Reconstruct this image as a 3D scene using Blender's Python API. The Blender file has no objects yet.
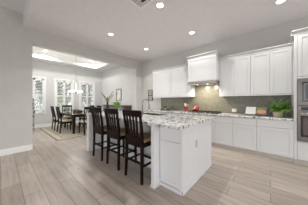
import bpy, bmesh, math, random
from mathutils import Vector, Matrix
R = math.radians
PI = math.pi
rnd = random.Random(7)
C = bpy.context.scene.collection
SC = bpy.context.scene

# ------------------------------------------------------------------ camera, world, daylight, added fill lights, exposure
EYE = 1.26
cam_d = bpy.data.cameras.new('camera')
cam = bpy.data.objects.new('camera', cam_d); C.objects.link(cam)
cam_d.sensor_width = 36.0
cam_d.lens = 36.0 * 133.776 / 308.0
cam_d.shift_y = -(102.5 - 100.97) / 308.0
cam_d.clip_start = 0.05
cam.location = (0, 0, EYE)
cam.rotation_euler = (R(90), 0, R(90 - 48.904))
SC.camera = cam

world = bpy.data.worlds.new('daylight'); SC.world = world
world.use_nodes = True
bg = world.node_tree.nodes['Background']
bg.inputs[0].default_value = (0.93, 0.97, 1.0, 1)
bg.inputs[1].default_value = 2.4

def area(name, loc, rot, sx, sy, power, col=(1, 1, 1)):
    l = bpy.data.lights.new(name, 'AREA'); l.shape = 'RECTANGLE'; l.size = sx; l.size_y = sy
    l.energy = power; l.color = col
    o = bpy.data.objects.new(name, l); C.objects.link(o); o.location = loc; o.rotation_euler = rot
    return o
# added fill lights behind and beside the camera, brightening the kitchen
area('rear_fill_light', (0.5, -5.5, 1.7), (R(90), 0, 0), 7.0, 2.6, 32, (1, 0.985, 0.96))
area('side_fill_light', (4.6, 0.2, 1.6), (R(90), 0, R(90)), 4.0, 2.2, 52, (1, 0.985, 0.96))

# added fill light shining in through an invented opening in the dining wall
area('dining_fill_light', (-6.5, -1.0, 1.6), (R(90), 0, 0), 2.2, 1.8, 24, (1, 0.99, 0.97))
CAN_POWER = 60
TRAY_CAN_POWER = 50
vs = SC.view_settings
vs.view_transform = 'Standard'; vs.look = 'None'; vs.gamma = 1.0; vs.use_curve_mapping = False
vs.exposure = 0.09

# ------------------------------------------------------------------ materials
def mat(name, col, rough=0.5, metal=0.0, spec=0.5, emit=None, estr=0.0, coat=0.0):
    m = bpy.data.materials.new(name); m.use_nodes = True
    b = m.node_tree.nodes['Principled BSDF']
    b.inputs['Base Color'].default_value = (*col, 1); b.inputs['Roughness'].default_value = rough
    b.inputs['Metallic'].default_value = metal; b.inputs['Specular IOR Level'].default_value = spec
    b.inputs['Coat Weight'].default_value = coat
    if emit: b.inputs['Emission Color'].default_value = (*emit, 1); b.inputs['Emission Strength'].default_value = estr
    return m
class NT:
    def __init__(s, m): s.t = m.node_tree; s.b = s.t.nodes['Principled BSDF']
    def n(s, typ, **kw):
        x = s.t.nodes.new(typ)
        for k, v in kw.items():
            if hasattr(x, k): setattr(x, k, v)
            else: x.inputs[k.replace('_', ' ')].default_value = v
        return x
    def l(s, a, b): s.t.links.new(a, b)
    def pos(s, scale=(1, 1, 1), rot=(0, 0, 0)):
        g = s.n('ShaderNodeNewGeometry'); mp = s.n('ShaderNodeMapping')
        mp.inputs['Scale'].default_value = scale; mp.inputs['Rotation'].default_value = rot
        s.l(g.outputs['Position'], mp.inputs['Vector']); return mp.outputs['Vector']
    def objpos(s, scale=(1, 1, 1)):
        g = s.n('ShaderNodeTexCoord'); mp = s.n('ShaderNodeMapping'); mp.inputs['Scale'].default_value = scale
        s.l(g.outputs['Object'], mp.inputs['Vector']); return mp.outputs['Vector']
    def ramp(s, fac, stops):
        r = s.n('ShaderNodeValToRGB'); e = r.color_ramp.elements
        while len(e) < len(stops): e.new(0.5)
        for i, (p, c) in enumerate(stops): e[i].position = p; e[i].color = (*c, 1)
        s.l(fac, r.inputs[0]); return r.outputs[0]
    def mix(s, fac, a, b, blend='MIX'):
        m = s.n('ShaderNodeMix'); m.data_type = 'RGBA'; m.blend_type = blend
        for sock, v in ((m.inputs[0], fac), (m.inputs[6], a), (m.inputs[7], b)):
            if isinstance(v, (int, float)): sock.default_value = v
            elif isinstance(v, tuple): sock.default_value = (*v, 1)
            else: s.l(v, sock)
        return m.outputs[2]
    def base(s, o): s.l(o, s.b.inputs['Base Color'])
    def bump(s, h, strength=0.2, dist=0.01):
        b = s.n('ShaderNodeBump'); b.inputs['Strength'].default_value = strength; b.inputs['Distance'].default_value = dist
        s.l(h, b.inputs['Height']); s.l(b.outputs[0], s.b.inputs['Normal'])

def speckled(name, col, amt=0.06, scale=40, rough=0.6, **k):
    m = mat(name, col, rough, **k); t = NT(m)
    no = t.n('ShaderNodeTexNoise', Scale=scale, Detail=3.0); t.l(t.objpos(), no.inputs['Vector'])
    d = tuple(max(0, c * (1 - amt)) for c in col); b = tuple(min(1, c * (1 + amt)) for c in col)
    t.base(t.ramp(no.outputs['Fac'], [(0.35, d), (0.65, b)])); return m
M = {}
M['wall'] = speckled('wall_paint', (0.60, 0.585, 0.565), 0.015, 8, 0.8)
M['dining_wall'] = speckled('dining_wall_paint', (0.63, 0.63, 0.625), 0.015, 8, 0.8)
M['ceiling'] = speckled('ceiling_paint', (0.86, 0.835, 0.845), 0.015, 8, 0.85)
M['white_ceiling'] = mat('white_ceiling_paint', (0.88, 0.875, 0.86), 0.8)
M['trim'] = mat('white_trim_paint', (0.86, 0.86, 0.85), 0.4)
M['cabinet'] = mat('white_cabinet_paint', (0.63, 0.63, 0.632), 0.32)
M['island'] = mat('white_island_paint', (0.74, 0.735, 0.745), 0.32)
M['toe'] = mat('toe_kick_paint', (0.50, 0.46, 0.41), 0.6)
M['steel'] = mat('brushed_steel', (0.165, 0.15, 0.138), 0.32, 1.0)
M['light_steel'] = mat('light_brushed_steel', (0.50, 0.48, 0.46), 0.3, 1.0)
M['chrome'] = mat('brushed_nickel', (0.40, 0.375, 0.34), 0.25, 1.0)
M['black_glass'] = mat('black_glass', (0.010, 0.008, 0.008), 0.06)
M['oven_glass'] = mat('oven_glass', (0.055, 0.03, 0.025), 0.05, spec=1.0)
M['black'] = mat('black_enamel', (0.015, 0.015, 0.015), 0.45)
M['iron'] = mat('black_iron', (0.02, 0.02, 0.021), 0.6)
M['duct_shade'] = mat('duct_shade_dark', (0.03, 0.03, 0.03), 0.9)
M['red'] = mat('red_enamel', (0.24, 0.006, 0.009), 0.15, coat=0.5)
M['wood_tan'] = speckled('utensil_wood', (0.55, 0.36, 0.2), 0.1, 30, 0.6)
M['cream_pot'] = speckled('cream_ceramic', (0.56, 0.52, 0.38), 0.05, 20, 0.45)
M['grey_pot'] = speckled('grey_ceramic', (0.36, 0.38, 0.40), 0.05, 20, 0.4)
M['soil'] = speckled('potting_soil', (0.05, 0.035, 0.025), 0.3, 60, 0.9)
M['paper'] = mat('white_paper', (0.58, 0.575, 0.56), 0.6)
M['plate'] = mat('switch_plate', (0.72, 0.70, 0.64), 0.4)
M['island_plate'] = mat('grey_plate', (0.50, 0.49, 0.47), 0.4)
M['vent_white'] = mat('vent_white', (0.97, 0.97, 0.96), 0.4)
M['vent_vane'] = mat('vent_vane_grey', (0.74, 0.73, 0.72), 0.5)
M['bark'] = speckled('tree_bark', (0.12, 0.09, 0.065), 0.3, 9, 0.9)
M['pale_bark'] = speckled('pale_bark', (0.62, 0.62, 0.57), 0.12, 6, 0.8)
M['cushion'] = speckled('tan_cushion', (0.33, 0.245, 0.12), 0.15, 90, 0.85)
M['linen'] = speckled('cream_seat_fabric', (0.62, 0.54, 0.42), 0.06, 90, 0.9)
M['blossom'] = mat('red_blossom', (0.38, 0.11, 0.12), 0.6)
M['copper'] = mat('orange_print', (0.50, 0.24, 0.12), 0.5)
M['print_dark'] = mat('dark_print', (0.16, 0.12, 0.09), 0.5)
M['print_green'] = mat('green_print', (0.14, 0.32, 0.08), 0.5)
M['shade'] = mat('lit_glass_shade', (0.9, 0.9, 0.88), 0.4, emit=(1, 0.97, 0.92), estr=0.9)
M['lamp'] = mat('lamp_diffuser', (0.95, 0.95, 0.92), 0.4, emit=(1, 0.96, 0.89), estr=6.0)
M['hood_lamp'] = mat('hood_lamp_lens', (0.95, 0.9, 0.8), 0.4, emit=(1, 0.86, 0.62), estr=2.2)
M['gilt'] = mat('bronze_frame', (0.17, 0.14, 0.085), 0.45, 0.3)

def wood(name, a, b, scale=(2, 20, 20), rough=0.35, coat=0.0, spec=0.5):
    m = mat(name, a, rough, coat=coat, spec=spec); t = NT(m)
    no = t.n('ShaderNodeTexNoise', Scale=3.0, Detail=5.0); t.l(t.objpos(scale), no.inputs['Vector'])
    t.base(t.ramp(no.outputs['Fac'], [(0.3, a), (0.7, b)])); return m
M['espresso'] = wood('espresso_wood', (0.010, 0.004, 0.0035), (0.02, 0.009, 0.0075), (20, 20, 2), 0.4, spec=0.10)
M['dining_wood'] = wood('dark_dining_wood', (0.010, 0.006, 0.0055), (0.02, 0.012, 0.010), (20, 20, 2), 0.4, spec=0.12)
M['table_top'] = wood('polished_table_wood', (0.10, 0.065, 0.045), (0.16, 0.105, 0.075), (2, 20, 20), 0.1, 1.0)
M['brown_wood'] = wood('red_brown_wood', (0.05, 0.026, 0.02), (0.13, 0.075, 0.06), (14, 14, 5), 0.35)
M['plaque_wood'] = wood('plaque_wood', (0.05, 0.03, 0.022), (0.10, 0.06, 0.045), (14, 14, 5), 0.5)
M['slate_door'] = wood('blue_grey_door', (0.14, 0.16, 0.18), (0.2, 0.22, 0.24), (3, 3, 3), 0.2)

def leaf(name, a, b, sc=14, tr=0.25):
    m = mat(name, a, 0.5); t = NT(m)
    no = t.n('ShaderNodeTexNoise', Scale=sc, Detail=2.0); t.l(t.objpos(), no.inputs['Vector'])
    c = t.ramp(no.outputs['Fac'], [(0.32, a), (0.68, b)]); t.base(c)
    return m
M['fern'] = leaf('fern_leaf', (0.10, 0.28, 0.035), (0.36, 0.60, 0.13))
M['bright_leaf'] = leaf('bright_leaf', (0.19, 0.36, 0.06), (0.52, 0.66, 0.25))
M['dull_leaf'] = leaf('olive_leaf', (0.10, 0.13, 0.045), (0.28, 0.30, 0.13))
M['tree_leaf'] = leaf('tree_leaf', (0.02, 0.042, 0.02), (0.085, 0.14, 0.065), 3)
M['bush_leaf'] = leaf('bush_leaf', (0.09, 0.2, 0.04), (0.22, 0.36, 0.11), 3)
M['grass'] = leaf('lawn_grass', (0.16, 0.3, 0.08), (0.34, 0.46, 0.2), 3)

# floor: long greige wood-look planks running along X
m = mat('plank_floor', (0.35, 0.3, 0.25), 0.33); t = NT(m); M['floor'] = m
v = t.pos()
br = t.n('ShaderNodeTexBrick'); br.offset = 0.37; br.offset_frequency = 2
br.inputs['Scale'].default_value = 1.0; br.inputs['Brick Width'].default_value = 1.22; br.inputs['Row Height'].default_value = 0.2
br.inputs['Mortar Size'].default_value = 0.0035; br.inputs['Mortar Smooth'].default_value = 0.2; br.inputs['Bias'].default_value = 0.0
br.inputs['Color1'].default_value = (0.0, 0.0, 0.0, 1); br.inputs['Color2'].default_value = (1, 1, 1, 1); br.inputs['Mortar'].default_value = (0.5, 0.5, 0.5, 1)
t.l(v, br.inputs['Vector'])
g1 = t.n('ShaderNodeTexNoise', Scale=1.0, Detail=6.0, Roughness=0.6); t.l(t.pos((1.6, 16, 1)), g1.inputs['Vector'])
g2 = t.n('ShaderNodeTexNoise', Scale=1.0, Detail=4.0); t.l(t.pos((5, 70, 1)), g2.inputs['Vector'])
tone = t.ramp(br.outputs['Color'], [(0.0, (0.44, 0.378, 0.325)), (0.5, (0.50, 0.436, 0.38)), (1.0, (0.555, 0.49, 0.432))])
gr = t.ramp(g1.outputs['Fac'], [(0.30, (0.78, 0.76, 0.73)), (0.52, (1, 1, 1)), (0.75, (1.08, 1.07, 1.06))])
fi = t.ramp(g2.outputs['Fac'], [(0.3, (0.9, 0.9, 0.9)), (0.7, (1.06, 1.06, 1.06))])
c = t.mix(1.0, t.mix(1.0, tone, gr, 'MULTIPLY'), fi, 'MULTIPLY')
c = t.mix(br.outputs['Fac'], c, (0.19, 0.16, 0.14)); t.base(c)
rr = t.ramp(g1.outputs['Fac'], [(0.3, (0.42, 0.42, 0.42)), (0.7, (0.30, 0.30, 0.30))]); t.l(rr, t.b.inputs['Roughness'])

# granite: white ground with grey, tan and black flecks
def granite():
    m = mat('white_granite', (0.7, 0.68, 0.65), 0.12); t = NT(m); v = t.pos()
    a = t.n('ShaderNodeTexNoise', Scale=9.0, Detail=5.0, Roughness=0.65, Distortion=1.2); t.l(v, a.inputs['Vector'])
    b = t.n('ShaderNodeTexNoise', Scale=18.0, Detail=5.0, Roughness=0.7, Distortion=0.6); t.l(v, b.inputs['Vector'])
    d = t.n('ShaderNodeTexNoise', Scale=15.0, Detail=4.0, Roughness=0.7, Distortion=1.0); t.l(t.pos((1, 1.3, 1), (0.3, 0.2, 0.7)), d.inputs['Vector'])
    c = t.ramp(a.outputs['Fac'], [(0.33, (0.30, 0.29, 0.285)), (0.44, (0.70, 0.69, 0.675)), (0.54, (0.86, 0.855, 0.84))])
    k = t.ramp(b.outputs['Fac'], [(0.42, (0.03, 0.028, 0.028)), (0.48, (1, 1, 1))])
    c = t.mix(0.9, c, k, 'MULTIPLY')
    e = t.ramp(d.outputs['Fac'], [(0.36, (0.20, 0.185, 0.175)), (0.42, (1, 1, 1))])
    t.base(t.mix(0.85, c, e, 'MULTIPLY')); return m
M['granite'] = granite()
# backsplash: small diamond tiles
m = mat('diamond_tile', (0.4, 0.38, 0.34), 0.24, spec=0.35); t = NT(m); M['tile'] = m
g = t.n('ShaderNodeNewGeometry'); sp = t.n('ShaderNodeSeparateXYZ'); t.l(g.outputs['Position'], sp.inputs[0])
cb = t.n('ShaderNodeCombineXYZ'); t.l(sp.outputs[0], cb.inputs[0]); t.l(sp.outputs[2], cb.inputs[1])
mp = t.n('ShaderNodeMapping'); mp.inputs['Rotation'].default_value = (0, 0, R(45)); t.l(cb.outputs[0], mp.inputs[0])
b2 = t.n('ShaderNodeTexBrick'); b2.offset = 0.0
for k_, v_ in (('Scale', 1.0), ('Brick Width', 0.07), ('Row Height', 0.07), ('Mortar Size', 0.004)): b2.inputs[k_].default_value = v_
b2.inputs['Color1'].default_value = (0.135, 0.126, 0.092, 1); b2.inputs['Color2'].default_value = (0.178, 0.167, 0.125, 1); b2.inputs['Mortar'].default_value = (0.205, 0.194, 0.15, 1)
t.l(mp.outputs[0], b2.inputs['Vector']); t.base(b2.outputs['Color']); t.bump(b2.outputs['Fac'], 0.3, -0.004)
# rug: faded beige pattern
m = mat('woven_rug', (0.5, 0.45, 0.36), 0.95); t = NT(m); M['rug'] = m
a = t.n('ShaderNodeTexVoronoi', Scale=5.0); t.l(t.pos(), a.inputs['Vector'])
b = t.n('ShaderNodeTexNoise', Scale=12.0, Detail=4.0); t.l(t.pos(), b.inputs['Vector'])
c = t.ramp(a.outputs['Distance'], [(0.1, (0.42, 0.36, 0.28)), (0.5, (0.52, 0.47, 0.38))])
t.base(t.mix(0.5, c, t.ramp(b.outputs['Fac'], [(0.35, (0.36, 0.31, 0.24)), (0.6, (0.56, 0.51, 0.42))])))
M['rug_line'] = speckled('rug_border_line', (0.22, 0.16, 0.10), 0.2, 30, 0.95)
M['rug_edge'] = speckled('rug_outer_border', (0.54, 0.49, 0.40), 0.08, 20, 0.95)
# window glass
m = bpy.data.materials.new('window_glass'); m.use_nodes = True; nt = m.node_tree; M['glass'] = m
nt.nodes.remove(nt.nodes['Principled BSDF'])
tr = nt.nodes.new('ShaderNodeBsdfTransparent'); gl = nt.nodes.new('ShaderNodeBsdfGlossy'); mx = nt.nodes.new('ShaderNodeMixShader')
gl.inputs['Roughness'].default_value = 0.02; mx.inputs[0].default_value = 0.07
tr.inputs[0].default_value = (0.97, 0.98, 0.975, 1)
nt.links.new(tr.outputs[0], mx.inputs[1]); nt.links.new(gl.outputs[0], mx.inputs[2]); nt.links.new(mx.outputs[0], nt.nodes['Material Output'].inputs[0])

# ------------------------------------------------------------------ mesh builder
class MB:
    def __init__(s): s.bm = bmesh.new()
    def box(s, x0, x1, y0, y1, z0, z1, mtx=None):
        vs_ = [s.bm.verts.new(mtx @ Vector(p) if mtx else p) for p in
               ((x0, y0, z0), (x1, y0, z0), (x1, y1, z0), (x0, y1, z0), (x0, y0, z1), (x1, y0, z1), (x1, y1, z1), (x0, y1, z1))]
        for f in ((3, 2, 1, 0), (4, 5, 6, 7), (0, 1, 5, 4), (1, 2, 6, 5), (2, 3, 7, 6), (3, 0, 4, 7)): s.bm.faces.new([vs_[i] for i in f])
        return s
    def tube(s, pts, r, n=10, cap=True, flat=None):
        pts = [Vector(p) for p in pts]; rs = r if isinstance(r, (list, tuple)) else [r] * len(pts)
        rings = []
        for i, p in enumerate(pts):
            d = (pts[min(i + 1, len(pts) - 1)] - pts[max(i - 1, 0)]).normalized()
            up = Vector((0, 0, 1)) if abs(d.z) < 0.95 else Vector((1, 0, 0))
            a = d.cross(up).normalized(); b = d.cross(a).normalized()
            rings.append([s.bm.verts.new(p + (a * math.cos(2 * PI * k / n) + b * math.sin(2 * PI * k / n)) * rs[i]) for k in range(n)])
        for i in range(len(rings) - 1):
            for k in range(n): s.bm.faces.new((rings[i][k], rings[i][(k + 1) % n], rings[i + 1][(k + 1) % n], rings[i + 1][k]))
        if cap: s.bm.faces.new(rings[0][::-1]); s.bm.faces.new(rings[-1])
        return s
    def beam(s, pts, wx, wy):
        """rectangular section swept through pts; wx along X, wy along Y (or Z for level runs); sizes may be lists"""
        pts = [Vector(p) for p in pts]; n = len(pts)
        WX = wx if isinstance(wx, (list, tuple)) else [wx] * n; WY = wy if isinstance(wy, (list, tuple)) else [wy] * n
        rings = []
        for i, p in enumerate(pts):
            d = (pts[min(i + 1, n - 1)] - pts[max(i - 1, 0)]).normalized()
            a = Vector((1, 0, 0)) if abs(d.x) < 0.7 else Vector((0, 1, 0))
            a = (a - d * a.dot(d)).normalized(); b = d.cross(a).normalized()
            rings.append([s.bm.verts.new(p + a * u * WX[i] / 2 + b * w * WY[i] / 2) for u, w in ((-1, -1), (1, -1), (1, 1), (-1, 1))])
        for i in range(n - 1):
            for k in range(4): s.bm.faces.new((rings[i][k], rings[i][(k + 1) % 4], rings[i + 1][(k + 1) % 4], rings[i + 1][k]))
        s.bm.faces.new(rings[0][::-1]); s.bm.faces.new(rings[-1]); return s
    def lathe(s, prof, n=24, c=(0, 0, 0), cap=True):
        rings = [[s.bm.verts.new((c[0] + r * math.cos(2 * PI * k / n), c[1] + r * math.sin(2 * PI * k / n), c[2] + z)) for k in range(n)] for r, z in prof]
        for i in range(len(rings) - 1):
            for k in range(n): s.bm.faces.new((rings[i][k], rings[i][(k + 1) % n], rings[i + 1][(k + 1) % n], rings[i + 1][k]))
        if cap: s.bm.faces.new(rings[0][::-1]); s.bm.faces.new(rings[-1])
        return s
    def prism_x(s, prof, x0, x1):
        """profile of (y, z) swept along X"""
        a = [s.bm.verts.new((x0, y, z)) for y, z in prof]; b = [s.bm.verts.new((x1, y, z)) for y, z in prof]; n = len(prof)
        for k in range(n): s.bm.faces.new((a[k], a[(k + 1) % n], b[(k + 1) % n], b[k]))
        s.bm.faces.new(a[::-1]); s.bm.faces.new(b); return s
    def prism_y(s, prof, y0, y1):
        a = [s.bm.verts.new((x, y0, z)) for x, z in prof]; b = [s.bm.verts.new((x, y1, z)) for x, z in prof]; n = len(prof)
        for k in range(n): s.bm.faces.new((a[k], a[(k + 1) % n], b[(k + 1) % n], b[k]))
        s.bm.faces.new(a[::-1]); s.bm.faces.new(b); return s
    def blade(s, base, d, ln, w, droop=0.5, up=None, seg=3):
        """a leaf: narrow strip starting at base along d, drooping, slightly folded"""
        d = Vector(d).normalized(); side = d.cross(Vector((0, 0, 1)))
        side = side.normalized() if side.length > 1e-3 else Vector((1, 0, 0))
        nrm = side.cross(d).normalized(); p = Vector(base); prev = None
        for i in range(seg + 1):
            f = i / seg; ww = w * math.sin(PI * min(0.97, 0.12 + 0.86 * f)); q = p + d * ln * f + Vector((0, 0, -droop * ln * f * f))
            row = [s.bm.verts.new(q - side * ww / 2 + nrm * ww * 0.15), s.bm.verts.new(q), s.bm.verts.new(q + side * ww / 2 + nrm * ww * 0.15)]
            if prev:
                s.bm.faces.new((prev[0], prev[1], row[1], row[0])); s.bm.faces.new((prev[1], prev[2], row[2], row[1]))
            prev = row
        return s
    def ball(s, c, r, sub=2, sc=(1, 1, 1)):
        g = bmesh.ops.create_icosphere(s.bm, subdivisions=sub, radius=r)
        for v_ in g['verts']: v_.co = Vector((v_.co.x * sc[0], v_.co.y * sc[1], v_.co.z * sc[2])) + Vector(c)
        return s
    def build(s, name, m, parent=None, smooth=False, bevel=0.0, loc=None):
        me = bpy.data.meshes.new(name); bmesh.ops.recalc_face_normals(s.bm, faces=s.bm.faces[:]); s.bm.to_mesh(me); s.bm.free()
        me.materials.append(m); o = bpy.data.objects.new(name, me); C.objects.link(o)
        if smooth:
            for p in me.polygons: p.use_smooth = True
        if bevel:
            b = o.modifiers.new('edge', 'BEVEL'); b.width = bevel; b.segments = 2; b.limit_method = 'ANGLE'
        if loc: o.location = loc
        if parent: o.parent = parent
        return o
def tag(o, label, cat, group=None):
    o['label'] = label; o['category'] = cat
    if group: o['group'] = group
    return o
def thing(name, label, cat, loc=(0, 0, 0), rotz=0, group=None):
    o = bpy.data.objects.new(name, None); o.empty_display_size = 0.1; C.objects.link(o); o.location = loc; o.rotation_euler = (0, 0, rotz)
    return tag(o, label, cat, group)
def struct(o): o['kind'] = 'structure'; return o
def dup(root, loc, rotz=None, label=None):
    r = root.copy(); C.objects.link(r); r.location = loc
    if rotz is not None: r.rotation_euler = (0, 0, rotz)
    if label: r['label'] = label
    for ch in list(root.children):
        c_ = ch.copy(); C.objects.link(c_); c_.parent = r
        for g_ in list(ch.children):
            d_ = g_.copy(); C.objects.link(d_); d_.parent = c_
    return r

# ------------------------------------------------------------------ the room
XL, YB, ZC, ZH, ZT = -4.66, 4.466, 3.13, 3.43, 2.757
YO, YP, YS = 0.543, 4.08, 0.37
XD, YD = -8.3, 4.35
WT = 0.22
struct(MB().box(-8.6, 6, -6, 4.8, -0.1, 0).build('floor', M['floor']))
struct(MB().box(XL - WT, 6, YS, YB + 0.2, ZC, ZH + 0.1).build('ceiling', M['ceiling']))
struct(MB().box(XL - WT, 6, -6, YS, ZH, ZH + 0.1).build('ceiling_living', M['ceiling']))
w = MB().box(XL - WT, XL, -6, YO, 0, ZH).box(XL - WT, XL, YO, YP, ZT, ZC).box(XL - WT, XL, YP, YB, 0, ZC)
struct(w.build('wall_left', M['wall']))
struct(MB().box(XL - WT, 6, YB, YB + 0.12, 0, ZC).build('wall_back', M['wall']))
struct(MB().box(XL, 6, -6.12, -6, 2.45, ZH + 0.1).build('wall_rear_light_block', M['wall']))  # unseen header strip added to keep sky light off the ceiling
struct(MB().box(6, 6.12, -6.12, YB + 0.12, 2.45, ZH + 0.1).build('wall_right_light_block', M['wall']))  # unseen header strip added to cut sky light from the right
struct(MB().box(-8.5, XL - WT, YD, YD + 0.24, 0, 3.5).build('wall_dining_right', M['dining_wall']))
struct(MB().box(-8.5, -7.5, -0.62, -0.5, 0, 3.5).box(-5.5, XL - WT, -0.62, -0.5, 0, 3.5).box(-7.5, -5.5, -0.62, -0.5, 0, 0.7).box(-7.5, -5.5, -0.62, -0.5, 2.4, 3.5).build('wall_dining_left', M['dining_wall']))  # unseen wall; its opening is added to let the dining fill light in
WIN = [(1.02, 0.37), (2.24, 0.375), (3.42, 0.385)]
Z0, Z1 = 0.71, 2.35
f = MB(); y = -0.5
for cy, hw in WIN:
    f.box(XD - 0.14, XD, y, cy - hw, 0, 3.5); f.box(XD - 0.14, XD, cy - hw, cy + hw, 0, Z0); f.box(XD - 0.14, XD, cy - hw, cy + hw, Z1, 3.5); y = cy + hw
f.box(XD - 0.14, XD, y, YD, 0, 3.5)
struct(f.build('wall_far', M['dining_wall']))
# dining room tray ceiling: level border, white risers, raised centre
TX0, TX1, TY0, TY1, TZ = -7.6, -5.45, 0.2, 3.61, 3.40
f = MB().box(XD, TX0, -0.5, YD, ZC, ZC + 0.03).box(TX1, XL - WT, -0.5, YD, ZC, ZC + 0.03)
f.box(TX0, TX1, -0.5, TY0, ZC, ZC + 0.03).box(TX0, TX1, TY1, YD, ZC, ZC + 0.03)
struct(f.build('ceiling_dining', M['dining_wall']))
f = MB().box(TX0 - 0.03, TX0, TY0, TY1, ZC + 0.03, TZ).box(TX1, TX1 + 0.03, TY0, TY1, ZC + 0.03, TZ)
f.box(TX0 - 0.03, TX1 + 0.03, TY0 - 0.03, TY0, ZC + 0.03, TZ).box(TX0 - 0.03, TX1 + 0.03, TY1, TY1 + 0.03, ZC + 0.03, TZ)
f.box(TX0 - 0.03, TX1 + 0.03, TY0 - 0.03, TY1 + 0.03, TZ, TZ + 0.05)
struct(f.build('ceiling_tray', M['white_ceiling']))
f = MB().prism_y([(TX0, TZ), (TX0 + 0.075, TZ), (TX0 + 0.06, TZ - 0.02), (TX0 + 0.02, TZ - 0.07), (TX0, TZ - 0.08)], TY0, TY1)
f.prism_x([(TY1, TZ), (TY1 - 0.075, TZ), (TY1 - 0.06, TZ - 0.02), (TY1 - 0.02, TZ - 0.07), (TY1, TZ - 0.08)], TX0, TX1)
f.prism_y([(TX1, TZ), (TX1 - 0.075, TZ), (TX1 - 0.06, TZ - 0.02), (TX1 - 0.02, TZ - 0.07), (TX1, TZ - 0.08)], TY0, TY1)
struct(f.build('trim_1', M['trim']))
def skirt(prof_h=0.14, t_=0.016): return [(0, 0), (t_, 0), (t_, prof_h - 0.02), (t_ * 0.5, prof_h), (0, prof_h)]
struct(MB().prism_y([(XL + a, z) for a, z in skirt()], -6, YO).build('baseboard_left', M['trim']))
struct(MB().prism_y([(XD + a, z) for a, z in skirt()], -0.5, YD).build('baseboard_far', M['trim']))
struct(MB().prism_x([(YD - a, z) for a, z in skirt()], XD, XL - WT).build('baseboard_dining', M['trim']))
struct(MB().prism_y([(XL + a, z) for a, z in skirt()], YP, YB).build('baseboard_pier', M['trim']))
struct(MB().prism_x([(YB - a, z) for a, z in skirt()], XL, -3.76).build('baseboard_back', M['trim']))
# backsplash tile behind the counters
struct(MB().box(-3.5, 0.345, YB - 0.008, YB, 0.9, 1.40).box(-1.985, -1.127, YB - 0.008, YB, 1.40, 1.84).build('wall_backsplash', M['tile']))

# windows with plantation shutters
for i, (cy, hw) in enumerate(WIN):
    r = struct(bpy.data.objects.new('window_%d' % (i + 1), None)); C.objects.link(r); r.location = (XD, cy, Z0)
    H = Z1 - Z0; c_ = 0.07
    f = MB().box(0, 0.022, -hw - c_, -hw, 0, H).box(0, 0.022, hw, hw + c_, 0, H).box(0, 0.026, -hw - c_ - 0.015, hw + c_ + 0.015, H, H + c_)
    f.box(-0.12, 0.0, -hw, -hw + 0.02, 0, H).box(-0.12, 0, hw - 0.02, hw, 0, H).box(-0.12, 0, -hw, hw, H - 0.02, H)
    f.build('window_frame', M['trim'], r, bevel=0.003)
    MB().box(-0.12, 0.05, -hw - c_ - 0.02, hw + c_ + 0.02, -0.025, 0.0).box(0, 0.018, -hw - c_, hw + c_, -0.09, -0.025).build('window_sill', M['trim'], r, bevel=0.003)
    MB().box(-0.10, -0.094, -hw + 0.02, hw - 0.02, 0, H - 0.02).build('glass_pane', M['glass'], r)
    MB().box(-0.112, -0.088, -hw + 0.02, hw - 0.02, H * 0.5 - 0.018, H * 0.5 + 0.018).build('meeting_rail', M['trim'], r)
    for s_ in (-1, 1):
        a, b = (-hw + 0.02, -0.002) if s_ < 0 else (0.002, hw - 0.02); st = 0.042; zt = H - 0.022
        f = MB().box(-0.03, -0.004, a, a + st, 0.002, zt).box(-0.03, -0.004, b - st, b, 0.002, zt)
        f.box(-0.03, -0.004, a, b, 0.002, 0.09).box(-0.03, -0.004, a, b, zt - 0.08, zt)
        p = f.build('shutter', M['trim'], r)
        n = 20; f = MB(); sp_ = (zt - 0.08 - 0.09) / n
        for k in range(n):
            z = 0.09 + sp_ * (k + 0.5)
            f.box(-0.036, 0.036, a + st, b - st, -0.0075, 0.0075, Matrix.Translation((-0.017, 0, z)) @ Matrix.Rotation(R(14), 4, 'Y'))
        f.build('louvers', M['trim'], p)

# ------------------------------------------------------------------ outside
M['ground_grey'] = speckled('light_block_grey', (0.27, 0.265, 0.26), 0.08, 5, 0.9)
struct(MB().box(-8.6, 40, -40, 40, -0.35, -0.12).build('ground_light_block', M['ground_grey']))  # unseen grey ground added to stop light from below and keep bounce neutral
lawn = MB().box(-40, -8.62, -40, 40, -0.35, -0.15).build('lawn', M['grass']); lawn['kind'] = 'structure'
def tree(name, label, cat, loc, h, rad, m_leaf, n, trunk_r=0.12, low=0.3, size=0.16, seed=1, group=None):
    q = random.Random(seed); r = thing(name, label, cat, loc, 0, group)
    MB().tube([(0, 0, 0), (0.05, 0.03, h * 0.4), (-0.03, 0.0, h * 0.8)], [trunk_r, trunk_r * 0.8, trunk_r * 0.3], 8).build('trunk', M['bark'], r, True)
    f = MB()
    for k in range(n):
        th, ph, u = q.uniform(0, 2 * PI), math.acos(q.uniform(-1, 1)), q.uniform(0.35, 1) ** 0.6
        cz = h * (low + (1 - low) * 0.5); hz = h * (1 - low) * 0.5
        p = (rad * u * math.sin(ph) * math.cos(th), rad * u * math.sin(ph) * math.sin(th), cz + hz * u * math.cos(ph))
        f.blade(p, (q.uniform(-1, 1), q.uniform(-1, 1), q.uniform(-0.6, 0.6)), size * q.uniform(0.7, 1.5), size * 0.7, 0.2, seg=2)
    f.build('crown', m_leaf, r); return r
TR = 'trees beyond the dining windows'
for k, (tx, ty, rr, lb) in enumerate(((-12.6, 1.45, 0.9, 'dark leafy tree filling the left dining window'), (-12.8, 3.5, 0.9, 'dark leafy tree filling the middle dining window'), (-12.7, 5.4, 0.85, 'dark leafy tree filling the right dining window'),
        (-15.5, 0.6, 1.1, 'tree standing farther back behind the left dining window'), (-15.6, 3.1, 1.1, 'tree standing farther back between the left and middle dining windows'), (-15.5, 5.6, 1.1, 'tree standing farther back between the middle and right dining windows'))):
    tree('garden_tree', lb, 'tree', (tx, ty, -0.15), 5.2, rr, M['tree_leaf'], 2600, seed=2 + k, low=0.1, size=0.15, group=TR)
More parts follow.
